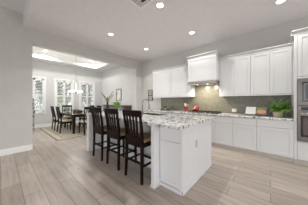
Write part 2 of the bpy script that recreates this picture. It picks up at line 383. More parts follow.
tree('garden_bush', 'bright green bush low outside the left dining window', 'bush', (-10.6, 1.05, -0.15), 1.1, 0.55, M['bush_leaf'], 420, 0.03, 0.1, 0.12, seed=5)
tree('garden_bush', 'bright green bush outside the middle dining window', 'bush', (-10.8, 2.75, -0.15), 1.9, 0.5, M['bush_leaf'], 420, 0.03, 0.1, 0.12, seed=6)
tag(MB().tube([(-10.6, 1.75, -0.15), (-10.5, 1.6, 0.9), (-10.35, 1.32, 2.0), (-10.3, 0.9, 3.0), (-10.3, 0.7, 3.6)], [0.055, 0.05, 0.045, 0.04, 0.02], 9).build('leaning_trunk', M['pale_bark'], None, True),
    'pale leaning tree trunk crossing the left dining window', 'tree trunk')

# ------------------------------------------------------------------ cabinets
def shaker(f, x0, x1, z0, z1, yf, th=0.02, rail=0.062, rec=0.012):
    """a framed door or drawer front facing -Y, its face at yf"""
    f.box(x0, x1, yf + rec, yf + th, z0, z1)
    f.box(x0, x0 + rail, yf, yf + th, z0, z1).box(x1 - rail, x1, yf, yf + th, z0, z1)
    f.box(x0 + rail, x1 - rail, yf, yf + th, z0, z0 + rail).box(x0 + rail, x1 - rail, yf, yf + th, z1 - rail, z1)
    return f
YF = 3.86
def base_unit(x0, x1, label, drawers=1, doors=1):
    r = thing('base_cabinet', label, 'cabinet', ((x0 + x1) / 2, YF, 0), 0, 'white base cabinets along the back wall'); w_ = (x1 - x0) / 2; g_ = 0.003
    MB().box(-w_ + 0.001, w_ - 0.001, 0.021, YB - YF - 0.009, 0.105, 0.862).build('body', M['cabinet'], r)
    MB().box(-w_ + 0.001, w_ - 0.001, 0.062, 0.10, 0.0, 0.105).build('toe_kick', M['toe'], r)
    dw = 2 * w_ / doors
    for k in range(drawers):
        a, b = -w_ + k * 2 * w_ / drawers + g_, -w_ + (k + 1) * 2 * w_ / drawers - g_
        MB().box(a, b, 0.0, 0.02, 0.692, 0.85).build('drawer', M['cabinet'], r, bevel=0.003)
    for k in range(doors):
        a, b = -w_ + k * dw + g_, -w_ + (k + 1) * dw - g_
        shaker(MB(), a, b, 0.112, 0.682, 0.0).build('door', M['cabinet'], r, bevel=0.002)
    return r
base_unit(-0.241, 0.3515, 'wide white base cabinet with one drawer beside the oven tower')
base_unit(-0.718, -0.241, 'white base cabinet under the open cookbook')
base_unit(-1.155, -0.718, 'narrow white base cabinet right of the cooktop')
base_unit(-2.0, -1.155, 'white base cabinet directly under the gas cooktop', 2, 2)
base_unit(-2.85, -2.0, 'white base cabinet under the red canister', 2, 2)
base_unit(-3.72, -2.85, 'white base cabinet under the small potted plant at the left end', 2, 2)
tag(MB().box(-3.76, 0.3515, 3.835, YB - 0.009, 0.863, 0.90).build('countertop', M['granite'], None, bevel=0.006),
    'speckled granite countertop running along the back wall', 'countertop')

def crown_prof(yf, z, h, out):
    return [(yf + 0.02, z), (yf - 0.004, z), (yf - 0.008, z + h * 0.3), (yf - out * 0.6, z + h * 0.75), (yf - out, z + h * 0.82), (yf - out, z + h), (yf + 0.02, z + h)]
YU, ZU, ZCR = 4.18, 1.392, 2.514
def upper(x0, x1, label, doors):
    r = thing('wall_cabinet', label, 'cabinet', ((x0 + x1) / 2, YU, ZU), 0, 'white upper cabinets along the back wall'); w_ = (x1 - x0) / 2; H = ZCR - ZU
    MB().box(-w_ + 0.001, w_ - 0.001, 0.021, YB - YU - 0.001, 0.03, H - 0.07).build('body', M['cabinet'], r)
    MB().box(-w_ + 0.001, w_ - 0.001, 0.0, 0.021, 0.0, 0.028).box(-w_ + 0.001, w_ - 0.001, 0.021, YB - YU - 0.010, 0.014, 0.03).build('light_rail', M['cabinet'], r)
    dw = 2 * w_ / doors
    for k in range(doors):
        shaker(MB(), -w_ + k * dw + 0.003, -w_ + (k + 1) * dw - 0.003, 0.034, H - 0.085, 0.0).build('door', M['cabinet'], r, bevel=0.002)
    MB().prism_x(crown_prof(0, H - 0.08, 0.08, 0.05), -w_ + 0.001, w_ - 0.001).build('crown_moulding', M['cabinet'], r)
    return r
upper(-3.72, -2.85, 'white upper cabinet at the left end above the small potted plant', 1)
upper(-2.85, -1.987, 'white upper cabinet just left of the range hood', 1)
upper(-1.125, -0.385, 'white upper cabinet just right of the range hood', 2)
upper(-0.385, 0.3515, 'white upper cabinet beside the oven tower, above the fern', 2)
# hood cabinet
YHD = 3.91; HZ0, HZ1 = 1.85, 2.64
r = thing('hood_cabinet', 'taller white cabinet standing forward over the gas cooktop', 'cabinet', (-1.556, YHD, HZ0)); w_ = 0.429
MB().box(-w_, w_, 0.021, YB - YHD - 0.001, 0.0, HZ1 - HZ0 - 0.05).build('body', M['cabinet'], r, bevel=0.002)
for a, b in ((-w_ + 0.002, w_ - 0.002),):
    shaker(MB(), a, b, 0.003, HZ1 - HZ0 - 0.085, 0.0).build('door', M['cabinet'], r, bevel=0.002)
cm = MB().prism_x(crown_prof(0, HZ1 - HZ0 - 0.08, 0.08, 0.05), -w_ - 0.035, w_ + 0.035)
cm.prism_y([(w_, HZ1 - HZ0 - 0.08), (w_ + 0.01, HZ1 - HZ0 - 0.06), (w_ + 0.035, HZ1 - HZ0 - 0.02), (w_ + 0.035, HZ1 - HZ0), (w_ - 0.01, HZ1 - HZ0), (w_ - 0.01, HZ1 - HZ0 - 0.08)], 0.0, YB - YHD - 0.002)
cm.prism_y([(-w_, HZ1 - HZ0 - 0.08), (-w_ - 0.01, HZ1 - HZ0 - 0.06), (-w_ - 0.035, HZ1 - HZ0 - 0.02), (-w_ - 0.035, HZ1 - HZ0), (-w_ + 0.01, HZ1 - HZ0), (-w_ + 0.01, HZ1 - HZ0 - 0.08)], 0.0, YB - YHD - 0.002)
cm.build('crown_moulding', M['cabinet'], r)
r = thing('range_hood', 'brushed steel range hood with two small lamps under the hood cabinet', 'range hood', (-1.556, YHD, HZ0 - 0.001))
MB().box(-0.415, 0.415, 0.02, 0.50, -0.085, 0).prism_x([(-0.025, -0.004), (0.02, 0.0), (0.02, -0.09), (-0.025, -0.08)], -0.42, 0.42).build('canopy', M['light_steel'], r, bevel=0.003)
MB().box(-0.36, 0.36, 0.16, 0.46, -0.089, -0.0855).build('filter', M['chrome'], r)
for s_ in (-0.15, 0.15):
    MB().lathe([(0.0, -0.0915), (0.028, -0.0915), (0.03, -0.0855), (0, -0.0855)], 16, (s_, 0.09, 0), False).build('lamp_lens', M['hood_lamp'], r)
    l = bpy.data.lights.new('hood_lamp', 'SPOT'); l.energy = 36; l.color = (1, 0.91, 0.80); l.spot_size = R(140); l.spot_blend = 0.9; l.shadow_soft_size = 0.03
    o = bpy.data.objects.new('hood_lamp', l); C.objects.link(o); o.location = (s_, 0.10, -0.105); o.rotation_euler = (R(34), 0, 0); o.parent = r
# cooktop
r = thing('gas_cooktop', 'steel gas cooktop with black iron grates on the back counter', 'cooktop', (-1.53, 4.12, 0.9005))
MB().box(-0.45, 0.45, -0.25, 0.25, 0, 0.012).build('cooktop_plate', M['steel'], r, bevel=0.004)
for gx in (-0.29, 0.0, 0.29):
    f = MB()
    for yy in (-0.2, 0.2): f.box(gx - 0.135, gx + 0.135, yy - 0.007, yy + 0.007, 0.034, 0.05)
    for xx in (-0.13, -0.045, 0.045, 0.13): f.box(gx + xx - 0.006, gx + xx + 0.006, -0.2, 0.2, 0.036, 0.052)
    for xx in (-0.128, 0.128):
        for yy in (-0.2, 0.2): f.box(gx + xx - 0.008, gx + xx + 0.008, yy - 0.008, yy + 0.008, 0.012, 0.04)
    f.build('grate', M['iron'], r)
for bx, by in ((-0.29, -0.1), (-0.29, 0.1), (0, 0), (0.29, -0.1), (0.29, 0.1)):
    MB().lathe([(0.045, 0.012), (0.045, 0.024), (0.03, 0.028), (0.03, 0.033)], 16, (bx, by, 0)).build('burner', M['iron'], r, True)
for k in range(5): MB().lathe([(0.017, 0.012), (0.016, 0.034)], 12, (-0.2 + 0.1 * k, -0.228, 0)).build('knob', M['chrome'], r, True)

# oven tower
X0, X1, YT = 0.352, 1.20, 3.86; XA, XB = 0.395, 1.157
r = thing('oven_tower', 'tall white cabinet at the right edge holding the microwave and wall oven', 'cabinet', (X0, YT, 0)); dx = -X0; dy = -YT
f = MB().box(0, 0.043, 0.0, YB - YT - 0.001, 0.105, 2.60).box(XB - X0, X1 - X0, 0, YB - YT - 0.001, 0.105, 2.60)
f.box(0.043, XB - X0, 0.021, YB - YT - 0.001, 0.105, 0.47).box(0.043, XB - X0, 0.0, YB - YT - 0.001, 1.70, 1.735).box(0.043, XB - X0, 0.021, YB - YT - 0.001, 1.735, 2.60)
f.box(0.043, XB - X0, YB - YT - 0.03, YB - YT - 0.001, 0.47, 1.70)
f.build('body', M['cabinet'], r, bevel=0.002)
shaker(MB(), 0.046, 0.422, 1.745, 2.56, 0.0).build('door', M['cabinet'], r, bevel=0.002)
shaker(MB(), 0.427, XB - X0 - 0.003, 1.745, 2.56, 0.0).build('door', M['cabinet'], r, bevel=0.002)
MB().box(0.046, XB - X0 - 0.003, 0.0, 0.02, 0.112, 0.455).build('drawer', M['cabinet'], r, bevel=0.003)
cm = MB().prism_x(crown_prof(0, 2.57, 0.085, 0.05), -0.04, X1 - X0 + 0.04)
cm.prism_y([(0, 2.57), (-0.01, 2.59), (-0.04, 2.635), (-0.04, 2.655), (0.01, 2.655), (0.01, 2.57)], 0.0, YB - YT - 0.002)
cm.build('crown_moulding', M['cabinet'], r)
MB().box(0, X1 - X0, 0.055, 0.10, 0, 0.105).build('toe_kick', M['toe'], r)
aw = XB - XA - 0.004
r = thing('microwave', 'built-in steel microwave with a black window above the wall oven', 'microwave', (XA + 0.002, YT, 1.175))
MB().box(0, aw, 0.0, 0.48, 0.006, 0.52).build('case', M['steel'], r)
f = MB().box(0, aw, -0.02, -0.001, 0.0, 0.075).box(0, aw, -0.02, -0.001, 0.45, 0.523).box(0, 0.06, -0.02, -0.001, 0.075, 0.45).box(aw - 0.06, aw, -0.02, -0.001, 0.075, 0.45)
f.build('trim_frame', M['steel'], r, bevel=0.002)
MB().box(0.06, aw - 0.06, -0.014, -0.001, 0.075, 0.45).build('door', M['black_glass'], r)
f = MB().box(0.085, 0.53, -0.017, -0.0145, 0.405, 0.425).box(0.085, 0.53, -0.017, -0.0145, 0.10, 0.12).box(0.085, 0.105, -0.017, -0.0145, 0.12, 0.405).box(0.51, 0.53, -0.017, -0.0145, 0.12, 0.405)
f.build('window_trim', M['steel'], r)
r = thing('wall_oven', 'built-in steel wall oven with dark window below the microwave', 'oven', (XA + 0.002, YT, 0.473))
MB().box(0, aw, 0.0, 0.52, 0.0, 0.695).build('case', M['steel'], r)
MB().box(0, aw, -0.02, -0.001, 0.585, 0.69).build('control_panel', M['steel'], r, bevel=0.002)
MB().box(0.05, aw - 0.05, -0.022, -0.0205, 0.605, 0.675).build('display', M['black_glass'], r)
d = MB().box(0, aw, -0.025, -0.001, 0.004, 0.575).build('door', M['steel'], r, bevel=0.003)
MB().box(0.042, aw - 0.042, -0.028, -0.0255, 0.095, 0.50).build('door_trim', M['black_glass'], d)
MB().box(0.075, aw - 0.075, -0.03, -0.0285, 0.13, 0.475).build('oven_window', M['oven_glass'], d)
MB().tube([(0.04, -0.06, 0.535), (aw - 0.04, -0.06, 0.535)], 0.011, 12).tube([(0.07, -0.06, 0.535), (0.07, -0.025, 0.535)], 0.008).tube([(aw - 0.07, -0.06, 0.535), (aw - 0.07, -0.025, 0.535)], 0.008).build('handle', M['chrome'], d, True)

# ------------------------------------------------------------------ island
IX0, IX1, IY0, IY1, IZ = -3.57, -0.883, 1.585, 2.74, 0.904
r = thing('kitchen_island', 'large white kitchen island with two square posts under the granite top', 'island', (-2.2, 2.1, 0)); ox, oy = 2.2, -2.1
def ib(f, x0, x1, y0, y1, z0, z1): return f.box(x0 + ox, x1 + ox, y0 + oy, y1 + oy, z0, z1)
f = ib(MB(), -1.328, IX1 - 0.019, IY0 + 0.021, IY1 - 0.003, 0.0, IZ)          # end cabinet
ib(f, IX0 + 0.004, -1.328, 1.86, 2.20, 0.0, IZ); ib(f, -2.66, -1.328, 2.20, IY1 - 0.021, 0.0, 0.66); ib(f, IX0 + 0.004, -2.66, 2.20, IY1 - 0.021, 0, IZ)
ib(f, -2.66, -1.328, 2.68, IY1 - 0.021, 0.66, IZ)
f.build('body', M['island'], r)
for a, pw in ((-1.328, 0.06), (-3.57, 0.135)):
    f = ib(MB(), a, a + pw, 1.455, IY0 + (0.0 if a > -2 else 0.275), 0.0, IZ)
    ib(f, a - 0.014, a + pw + 0.014, 1.441, IY0 + (0.0 if a > -2 else 0.275), 0.0, 0.014); ib(f, a - 0.008, a + pw + 0.008, 1.447, IY0 + (0.0 if a > -2 else 0.275), 0.014, 0.03)
    ib(f, a - 0.008, a + pw + 0.008, 1.447, IY0 + (0.0 if a > -2 else 0.275), IZ - 0.02, IZ)
    f.build('post', M['island'], r, bevel=0.003)
MB().box(-1.265 + ox, -0.929 + ox, IY0 + oy, IY0 + 0.02 + oy, 0.684, 0.90).build('drawer', M['island'], r, bevel=0.003)
f = MB(); shaker(f, -1.265 + ox, -0.929 + ox, 0.055, 0.679, IY0 + oy, rail=0.055); f.build('door', M['island'], r, bevel=0.002)
ib(MB(), -0.927, IX1 - 0.0, IY0, IY0 + 0.02, 0.0, IZ).build('corner_stile', M['island'], r, bevel=0.002)
for a, b in ((IY0 + 0.023, 2.148), (2.152, IY1)):
    ib(MB(), IX1 - 0.018, IX1, a, b, 0.048, IZ).build('end_panel', M['island'], r, bevel=0.002)
f = ib(MB(), IX1 - 0.002, IX1 + 0.012, IY0 - 0.012, IY1, 0, 0.05); ib(f, -1.327, IX1 + 0.012, IY0 - 0.012, IY0 + 0.002, 0.0, 0.05)
f.build('baseboard', M['island'], r, bevel=0.004)
SX0, SX1, SY0, SY1 = -2.62, -1.82, 2.26, 2.64
f = MB(); cx0, cx1, cy0, cy1 = -3.63, -0.838, 1.435, 2.765
f.box(cx0, SX0, cy0, cy1, IZ + 0.001, 0.944).box(SX1, cx1, cy0, cy1, IZ + 0.001, 0.944).box(SX0, SX1, cy0, SY0, IZ + 0.001, 0.944).box(SX0, SX1, SY1, cy1, IZ + 0.001, 0.944)
bmesh.ops.remove_doubles(f.bm, verts=f.bm.verts[:], dist=1e-5)
tag(f.build('island_countertop', M['granite']), 'thick speckled granite top on the white island', 'countertop')
f = MB().box(SX0 + 0.001, SX1 - 0.001, SY0 + 0.001, SY1 - 0.001, 0.70, 0.705)
for a in ((SX0 + 0.001, SX0 + 0.005, SY0 + 0.001, SY1 - 0.001), (SX1 - 0.005, SX1 - 0.001, SY0 + 0.001, SY1 - 0.001), (SX0 + 0.001, SX1 - 0.001, SY0 + 0.001, SY0 + 0.005), (SX0 + 0.001, SX1 - 0.001, SY1 - 0.005, SY1 - 0.001)): f.box(*a, 0.705, 0.925)
tag(f.build('sink', M['steel']), 'steel sink set into the granite island top', 'sink')
r = thing('faucet', 'tall gooseneck faucet standing on the island beside the sink', 'faucet', (-2.24, 2.16, 0.9445))
MB().lathe([(0.03, 0), (0.03, 0.012), (0.02, 0.02), (0.019, 0.07), (0.014, 0.08)], 18).build('base', M['chrome'], r, True)
pts = [(0, 0, 0.07), (0, 0, 0.25)] + [(0, 0.11 - 0.11 * math.cos(a), 0.25 + 0.105 * math.sin(a)) for a in [PI * k / 12 for k in range(1, 13)]] + [(0, 0.222, 0.17)]
MB().tube(pts, 0.0125, 12).build('spout', M['chrome'], r, True)
MB().tube([(0, 0.222, 0.18), (0, 0.225, 0.115)], [0.016, 0.018], 12).build('spray_head', M['chrome'], r, True)
MB().tube([(0.015, 0, 0.055), (0.05, 0, 0.062), (0.095, 0, 0.085)], [0.008, 0.007, 0.006], 8).build('handle', M['chrome'], r, True)
r = thing('outlet', 'pale grey electric outlet on the end panel of the island', 'outlet', (IX1 + 0.0005, 2.03, 0.59))
MB().box(0, 0.006, -0.036, 0.036, -0.058, 0.058).build('cover_plate', M['island_plate'], r, bevel=0.003)
for z in (-0.024, 0.024): MB().box(0.006, 0.009, -0.016, 0.016, z - 0.014, z + 0.014).build('receptacle', M['paper'], r)
r = thing('wall_outlet', 'white double switch plate on the tiled backsplash', 'switch plate', (-0.797, YB - 0.0085, 0.99))
MB().box(-0.06, 0.06, -0.006, 0, -0.045, 0.045).build('cover_plate', M['plate'], r, bevel=0.003)
for s_ in (-0.027, 0.027): MB().box(s_ - 0.014, s_ + 0.014, -0.009, -0.006, -0.026, 0.026).build('rocker', M['paper'], r)

# ------------------------------------------------------------------ counter stools
def make_stool(label):
    r = thing('counter_stool', label, 'stool', (0, 0, 0), 0, 'dark counter stools along the island'); m = M['espresso']; hw = 0.185
    # origin between the legs on the floor; the back is on the -Y side
    for s_ in (-1, 1):
        MB().beam([(s_ * (hw + 0.012), -0.20, 0), (s_ * hw, -0.19, 0.35), (s_ * hw, -0.185, 0.64), (s_ * (hw + 0.004), -0.20, 0.82), (s_ * (hw + 0.016), -0.25, 1.105)], [0.034, 0.036, 0.04, 0.036, 0.03], [0.036, 0.04, 0.046, 0.04, 0.028]).build('leg', m, r, bevel=0.003)
        MB().beam([(s_ * (hw + 0.02), 0.205, 0), (s_ * (hw + 0.008), 0.19, 0.60)], [0.032, 0.042], [0.032, 0.042]).build('leg', m, r, bevel=0.003)
    f = MB()
    f.box(-hw, hw, -0.20, -0.175, 0.54, 0.656).box(-hw, hw, 0.178, 0.203, 0.54, 0.605)
    for s_ in (-1, 1): f.box(s_ * hw - 0.013, s_ * hw + 0.013, -0.185, 0.19, 0.54, 0.605)
    f.build('apron', m, r, bevel=0.002)
    for z, ends in ((0.22, ((-hw, 0.197, hw, 0.197))), (0.30, ((-hw, -0.19, hw, -0.19)))):
        MB().beam([(ends[0], ends[1], z), (ends[2], ends[3], z)], 0.022, 0.034).build('footrest', m, r, bevel=0.002)
    for s_ in (-1, 1): MB().beam([(s_ * (hw + 0.006), -0.19, 0.26), (s_ * (hw + 0.01), 0.195, 0.26)], 0.022, 0.03).build('stretcher', m, r, bevel=0.002)
    sg = 10; f = MB(); rows = []
    for i in range(sg + 1):
        x = -hw - 0.03 + (2 * hw + 0.06) * i / sg; bow = -0.022 * (1 - (2 * i / sg - 1) ** 2)
        rows.append([f.bm.verts.new((x, yy + bow, z)) for yy, z in ((-0.229, 1.015), (-0.210, 1.015), (-0.228, 1.118), (-0.25, 1.118))])
    for i in range(sg):
        for k in range(4): f.bm.faces.new((rows[i][k], rows[i][(k + 1) % 4], rows[i + 1][(k + 1) % 4], rows[i + 1][k]))
    f.bm.faces.new(rows[0][::-1]); f.bm.faces.new(rows[-1]); f.build('crest_rail', m, r, bevel=0.003)
    MB().box(-hw, hw, -0.208, -0.184, 0.655, 0.70).build('back_rail', m, r, bevel=0.002)
    for k, x in enumerate((-0.108, -0.036, 0.036, 0.108)):
        MB().beam([(x * 0.92, -0.199, 0.69), (x, -0.222, 0.88), (x * 1.04, -0.243, 1.03)], [0.036, 0.042, 0.046], [0.012] * 3).build('slat', m, r, bevel=0.002)
    f = MB().box(-hw - 0.012, hw + 0.012, -0.165, 0.215, 0.606, 0.665)
    bmesh.ops.bevel(f.bm, geom=f.bm.edges[:], offset=0.022, segments=3, affect='EDGES', profile=0.6)
    f.build('seat', M['cushion'], r, True); return r
s0 = make_stool('nearest counter stool, beside the right island post'); s0.location = (-1.66, 1.60, 0)
dup(s0, (-2.28, 1.61, 0), 0, 'middle one of the three dark counter stools at the island')
dup(s0, (-2.865, 1.60, 0), 0, 'counter stool farthest from the right island post, next to the left post')

# ------------------------------------------------------------------ dining set
rug = tag(MB().box(-8.0, -5.10, 1.17, 3.45, 0.0005, 0.008).build('area_rug', M['rug_line']), 'faded beige area rug with dark bound edge under the dining table', 'rug')
MB().box(-7.965, -5.135, 1.205, 3.415, 0.008, 0.0085).build('border', M['rug_edge'], rug)
f = MB()
for a in ((-7.80, -5.30, 1.37, 1.395), (-7.80, -5.30, 3.225, 3.25), (-7.80, -7.775, 1.395, 3.225), (-5.325, -5.30, 1.395, 3.225)): f.box(*a, 0.0085, 0.0095)
f.build('border_line', M['rug_line'], rug)
MB().box(-7.775, -5.325, 1.395, 3.225, 0.0085, 0.009).build('field', M['rug'], rug)
r = thing('dining_table', 'dark polished dining table standing on the beige rug', 'table', (-6.47, 2.24, 0.0105))
MB().box(-0.9, 0.9, -0.48, 0.48, 0.715, 0.75).build('tabletop', M['table_top'], r, bevel=0.006)
MB().box(-0.80, 0.80, -0.38, -0.355, 0.62, 0.715).box(-0.80, 0.80, 0.355, 0.38, 0.62, 0.715).box(-0.80, -0.775, -0.38, 0.38, 0.62, 0.715).box(0.775, 0.80, -0.38, 0.38, 0.62, 0.715).build('apron', M['dining_wood'], r)
for sx in (-1, 1):
    for sy in (-1, 1): MB().beam([(sx * 0.82, sy * 0.41, 0), (sx * 0.82, sy * 0.41, 0.62), (sx * 0.82, sy * 0.41, 0.715)], [0.06, 0.09, 0.09], [0.06, 0.09, 0.09]).build('leg', M['dining_wood'], r, bevel=0.004)
def make_chair(label):
    r = thing('dining_chair', label, 'chair', (0, 0, 0), 0, 'dark slat-back chairs around the dining table'); m = M['dining_wood']; hw = 0.195
    for s_ in (-1, 1):
        MB().beam([(s_ * hw, -0.27, 0), (s_ * hw, -0.225, 0.42), (s_ * hw, -0.235, 0.6), (s_ * (hw + 0.008), -0.31, 1.02)], [0.034, 0.042, 0.04, 0.032], [0.034, 0.042, 0.04, 0.026]).build('leg', m, r, bevel=0.003)
        MB().beam([(s_ * (hw + 0.01), 0.21, 0), (s_ * (hw + 0.01), 0.21, 0.42)], [0.032, 0.044], [0.032, 0.044]).build('leg', m, r, bevel=0.003)
    MB().box(-hw, hw, -0.235, -0.21, 0.36, 0.43).box(-hw, hw, 0.2, 0.225, 0.36, 0.43).box(-hw - 0.012, -hw + 0.012, -0.22, 0.21, 0.36, 0.43).box(hw - 0.012, hw + 0.012, -0.22, 0.21, 0.36, 0.43).build('apron', m, r)
    MB().beam([(-hw - 0.025, -0.302, 0.985), (0, -0.325, 0.99), (hw + 0.025, -0.302, 0.985)], 0.024, 0.085).build('crest_rail', m, r, bevel=0.003)
    MB().box(-hw, hw, -0.252, -0.232, 0.56, 0.60).build('back_rail', m, r)
    for x in (-0.12, -0.06, 0, 0.06, 0.12): MB().beam([(x, -0.245, 0.59), (x * 1.03, -0.312, 0.96)], 0.026, 0.012).build('slat', m, r)
    f = MB().box(-hw - 0.02, hw + 0.02, -0.20, 0.24, 0.431, 0.485); bmesh.ops.bevel(f.bm, geom=f.bm.edges[:], offset=0.018, segments=3, affect='EDGES', profile=0.6)
    f.build('seat', M['linen'], r, True); return r
RZ = 0.0105
c0 = make_chair('left one of the two dining chairs on the near side of the table'); c0.location = (-7.0, 1.74, RZ)
dup(c0, (-6.27, 1.76, RZ), 0, 'right one of the two dining chairs on the near side of the table')
dup(c0, (-7.56, 2.24, RZ), R(-90), 'dining chair at the window end of the table')
dup(c0, (-5.42, 2.22, RZ), R(90), 'dining chair at the table end nearest the kitchen island')
dup(c0, (-6.95, 2.80, RZ), R(180), 'far-side dining chair nearer the windows')
dup(c0, (-6.2, 2.80, RZ), R(180), 'far-side dining chair nearer the kitchen island')
r = thing('table_planter', 'long low planter of olive greenery in the middle of the dining table', 'planter', (-6.47, 2.24, 0.763))
MB().prism_x([(-0.07, 0.0), (0.07, 0), (0.095, 0.075), (0.08, 0.075), (0.06, 0.012), (-0.06, 0.012), (-0.08, 0.075), (-0.095, 0.075)], -0.32, 0.32).box(-0.32, -0.31, -0.085, 0.085, 0.005, 0.07).box(0.31, 0.32, -0.085, 0.085, 0.005, 0.07).build('trough', M['plaque_wood'], r)
f = MB()
for k in range(260):
    x, y = rnd.uniform(-0.29, 0.29), rnd.uniform(-0.06, 0.06); a = rnd.uniform(0, 2 * PI)
    f.blade((x, y, 0.06), (math.cos(a), math.sin(a), rnd.uniform(0.4, 1.6)), rnd.uniform(0.07, 0.13), 0.032, 0.25, seg=2)
f.build('foliage', M['dull_leaf'], r)
# chandelier
r = thing('chandelier', 'chandelier with lit white glass shades hanging above the dining table', 'chandelier', (-6.45, 2.18, TZ))
MB().lathe([(0.0, -0.03), (0.05, -0.025), (0.065, -0.004), (0.065, 0.0), (0, 0)], 20, cap=False).build('ceiling_rose', M['chrome'], r, True)
MB().tube([(0, 0, -0.02), (0, 0, -1.66)], 0.006, 8).build('rod', M['chrome'], r, True)
MB().lathe([(0.0, -1.86), (0.012, -1.85), (0.022, -1.82), (0.012, -1.78), (0.03, -1.74), (0.03, -1.70), (0.012, -1.66), (0.0, -1.64)], 16, cap=False).build('body', M['chrome'], r, True)
for k in range(6):
    a = 2 * PI * k / 6 + 0.3; ca, sa = math.cos(a), math.sin(a)
    arm = MB().tube([(0.02 * ca, 0.02 * sa, -1.74), (0.10 * ca, 0.10 * sa, -1.80), (0.2 * ca, 0.2 * sa, -1.80), (0.235 * ca, 0.235 * sa, -1.765)], 0.006, 8).build('arm', M['chrome'], r, True)
    MB().lathe([(0.02, -1.76), (0.042, -1.745), (0.054, -1.715), (0.057, -1.68), (0.053, -1.68), (0.049, -1.715), (0.038, -1.74), (0.018, -1.752)], 18, (0.235 * ca, 0.235 * sa, 0), False).build('shade', M['shade'], arm, True)
l = bpy.data.lights.new('chandelier_bulbs', 'POINT'); l.energy = 42; l.color = (1, 0.97, 0.92); l.shadow_soft_size = 0.2
o = bpy.data.objects.new('chandelier_bulbs', l); C.objects.link(o); o.location = (0, 0, -1.60); o.parent = r
# sideboard, picture, vase
r = thing('sideboard', 'dark brown sideboard with blue-grey doors against the dining wall', 'sideboard', (-6.36, 4.14, 0))
MB().box(-1.06, 1.06, -0.18, 0.19, 0.10, 1.0).build('body', M['brown_wood'], r, bevel=0.004)
MB().box(-1.09, 1.09, -0.21, 0.19, 1.0, 1.04).build('top', M['brown_wood'], r, bevel=0.004)
for k in range(4): MB().box(-1.03 + 0.5 * k, -0.55 + 0.5 * k, -0.20, -0.181, 0.16, 0.96).build('door', M['slate_door'], r, bevel=0.004)
for sx in (-1.02, 1.02):
    for sy in (-0.15, 0.16): MB().box(sx - 0.025, sx + 0.025, sy - 0.025, sy + 0.025, 0, 0.10).build('leg', M['brown_wood'], r)
r = thing('framed_picture', 'small framed picture hanging on the dining wall above the sideboard', 'picture', (-6.39, YD - 0.001, 1.60))
f = MB().box(-0.235, 0.235, -0.035, 0, 0.30, 0.335).box(-0.235, 0.235, -0.035, 0, -0.335, -0.30).box(-0.235, -0.20, -0.035, 0, -0.30, 0.30).box(0.20, 0.235, -0.035, 0, -0.30, 0.30)
f.build('frame', M['gilt'], r)
m = mat('picture_print', (0.7, 0.7, 0.66), 0.6); t = NT(m); a = t.n('ShaderNodeTexNoise', Scale=5.0, Detail=3.0); t.l(t.objpos(), a.inputs['Vector'])
t.base(t.ramp(a.outputs['Fac'], [(0.36, (0.22, 0.25, 0.17)), (0.46, (0.72, 0.72, 0.68)), (0.7, (0.82, 0.82, 0.80))]))
MB().box(-0.20, 0.20, -0.014, -0.002, -0.30, 0.30).build('print', m, r)
def bouquet_leaves(f, n, h0, h1, ln, w, q, spread=0.03, up=(0.2, 1.4), droop=0.4):
    for k in range(n):
        a = q.uniform(0, 2 * PI)
        f.blade((q.uniform(-spread, spread), q.uniform(-spread, spread), q.uniform(h0, h1)), (math.cos(a), math.sin(a), q.uniform(*up)), ln * q.uniform(0.6, 1.2), w, droop)
    return f
r = thing('flower_vase', 'tall dark slim vase of red flowers at the left end of the island', 'vase', (-3.50, 2.00, 0.9445))
MB().lathe([(0.045, 0), (0.05, 0.01), (0.052, 0.10), (0.03, 0.22), (0.022, 0.27), (0.03, 0.30), (0.024, 0.30), (0.017, 0.27), (0.022, 0.22)], 20).build('vase_body', M['iron'], r, True)
q = random.Random(12); f = MB(); fl = MB(); lf = MB()
for k, (dxx, dyy, hh) in enumerate(((-0.11, -0.08, 0.52), (-0.06, -0.06, 0.46), (0.07, 0.06, 0.49), (0.12, 0.10, 0.58), (-0.15, -0.10, 0.54), (0.12, 0.12, 0.50))):
    f.tube([(0, 0, 0.25), (dxx * 0.3, dyy * 0.3, 0.36), (dxx, dyy, hh)], 0.004, 6)
    for j in range(7):
        u = 0.55 + 0.45 * j / 6; p = (dxx * u + q.uniform(-0.012, 0.012), dyy * u + q.uniform(-0.012, 0.012), 0.30 + (hh - 0.30) * u + q.uniform(-0.008, 0.012))
        fl.ball(p, q.uniform(0.008, 0.015), 1, (1, 1, 0.8))
bouquet_leaves(lf, 30, 0.29, 0.40, 0.12, 0.03, q, 0.02, (0.3, 1.2))
f.build('stems', M['fern'], r); fl.build('blossoms', M['blossom'], r, True); lf.build('leaves', M['dull_leaf'], r)
r = thing('potted_plant', 'bright green leafy plant in a grey pot on the island behind the stools', 'plant', (-3.34, 2.20, 0.9445))
MB().lathe([(0.05, 0), (0.055, 0.005), (0.075, 0.09), (0.08, 0.10), (0.07, 0.10), (0.065, 0.09)], 24).build('pot', M['grey_pot'], r, True)
MB().lathe([(0.0, 0.088), (0.066, 0.088), (0.0, 0.09)], 20, cap=False).build('soil', M['soil'], r)
bouquet_leaves(MB(), 150, 0.09, 0.24, 0.17, 0.034, random.Random(4), 0.06, (0.2, 2.0), 0.35).build('foliage', M['bright_leaf'], r)
# dark tiered stand by the left window
r = thing('tiered_stand', 'black metal tiered stand half hidden behind the left wall edge', 'stand', (-7.6, 0.79, 0))
f = MB()
for sx in (-0.13, 0.13):
    for sy in (-0.13, 0.13): MB().tube([(sx, sy, 0), (sx, sy, 1.36)], 0.008, 8).build('upright', M['iron'], r, True)
for z in (0.22, 0.60, 0.96, 1.14, 1.32): MB().box(-0.14, 0.14, -0.14, 0.14, z - 0.012, z + 0.012).build('shelf', M['iron'], r)

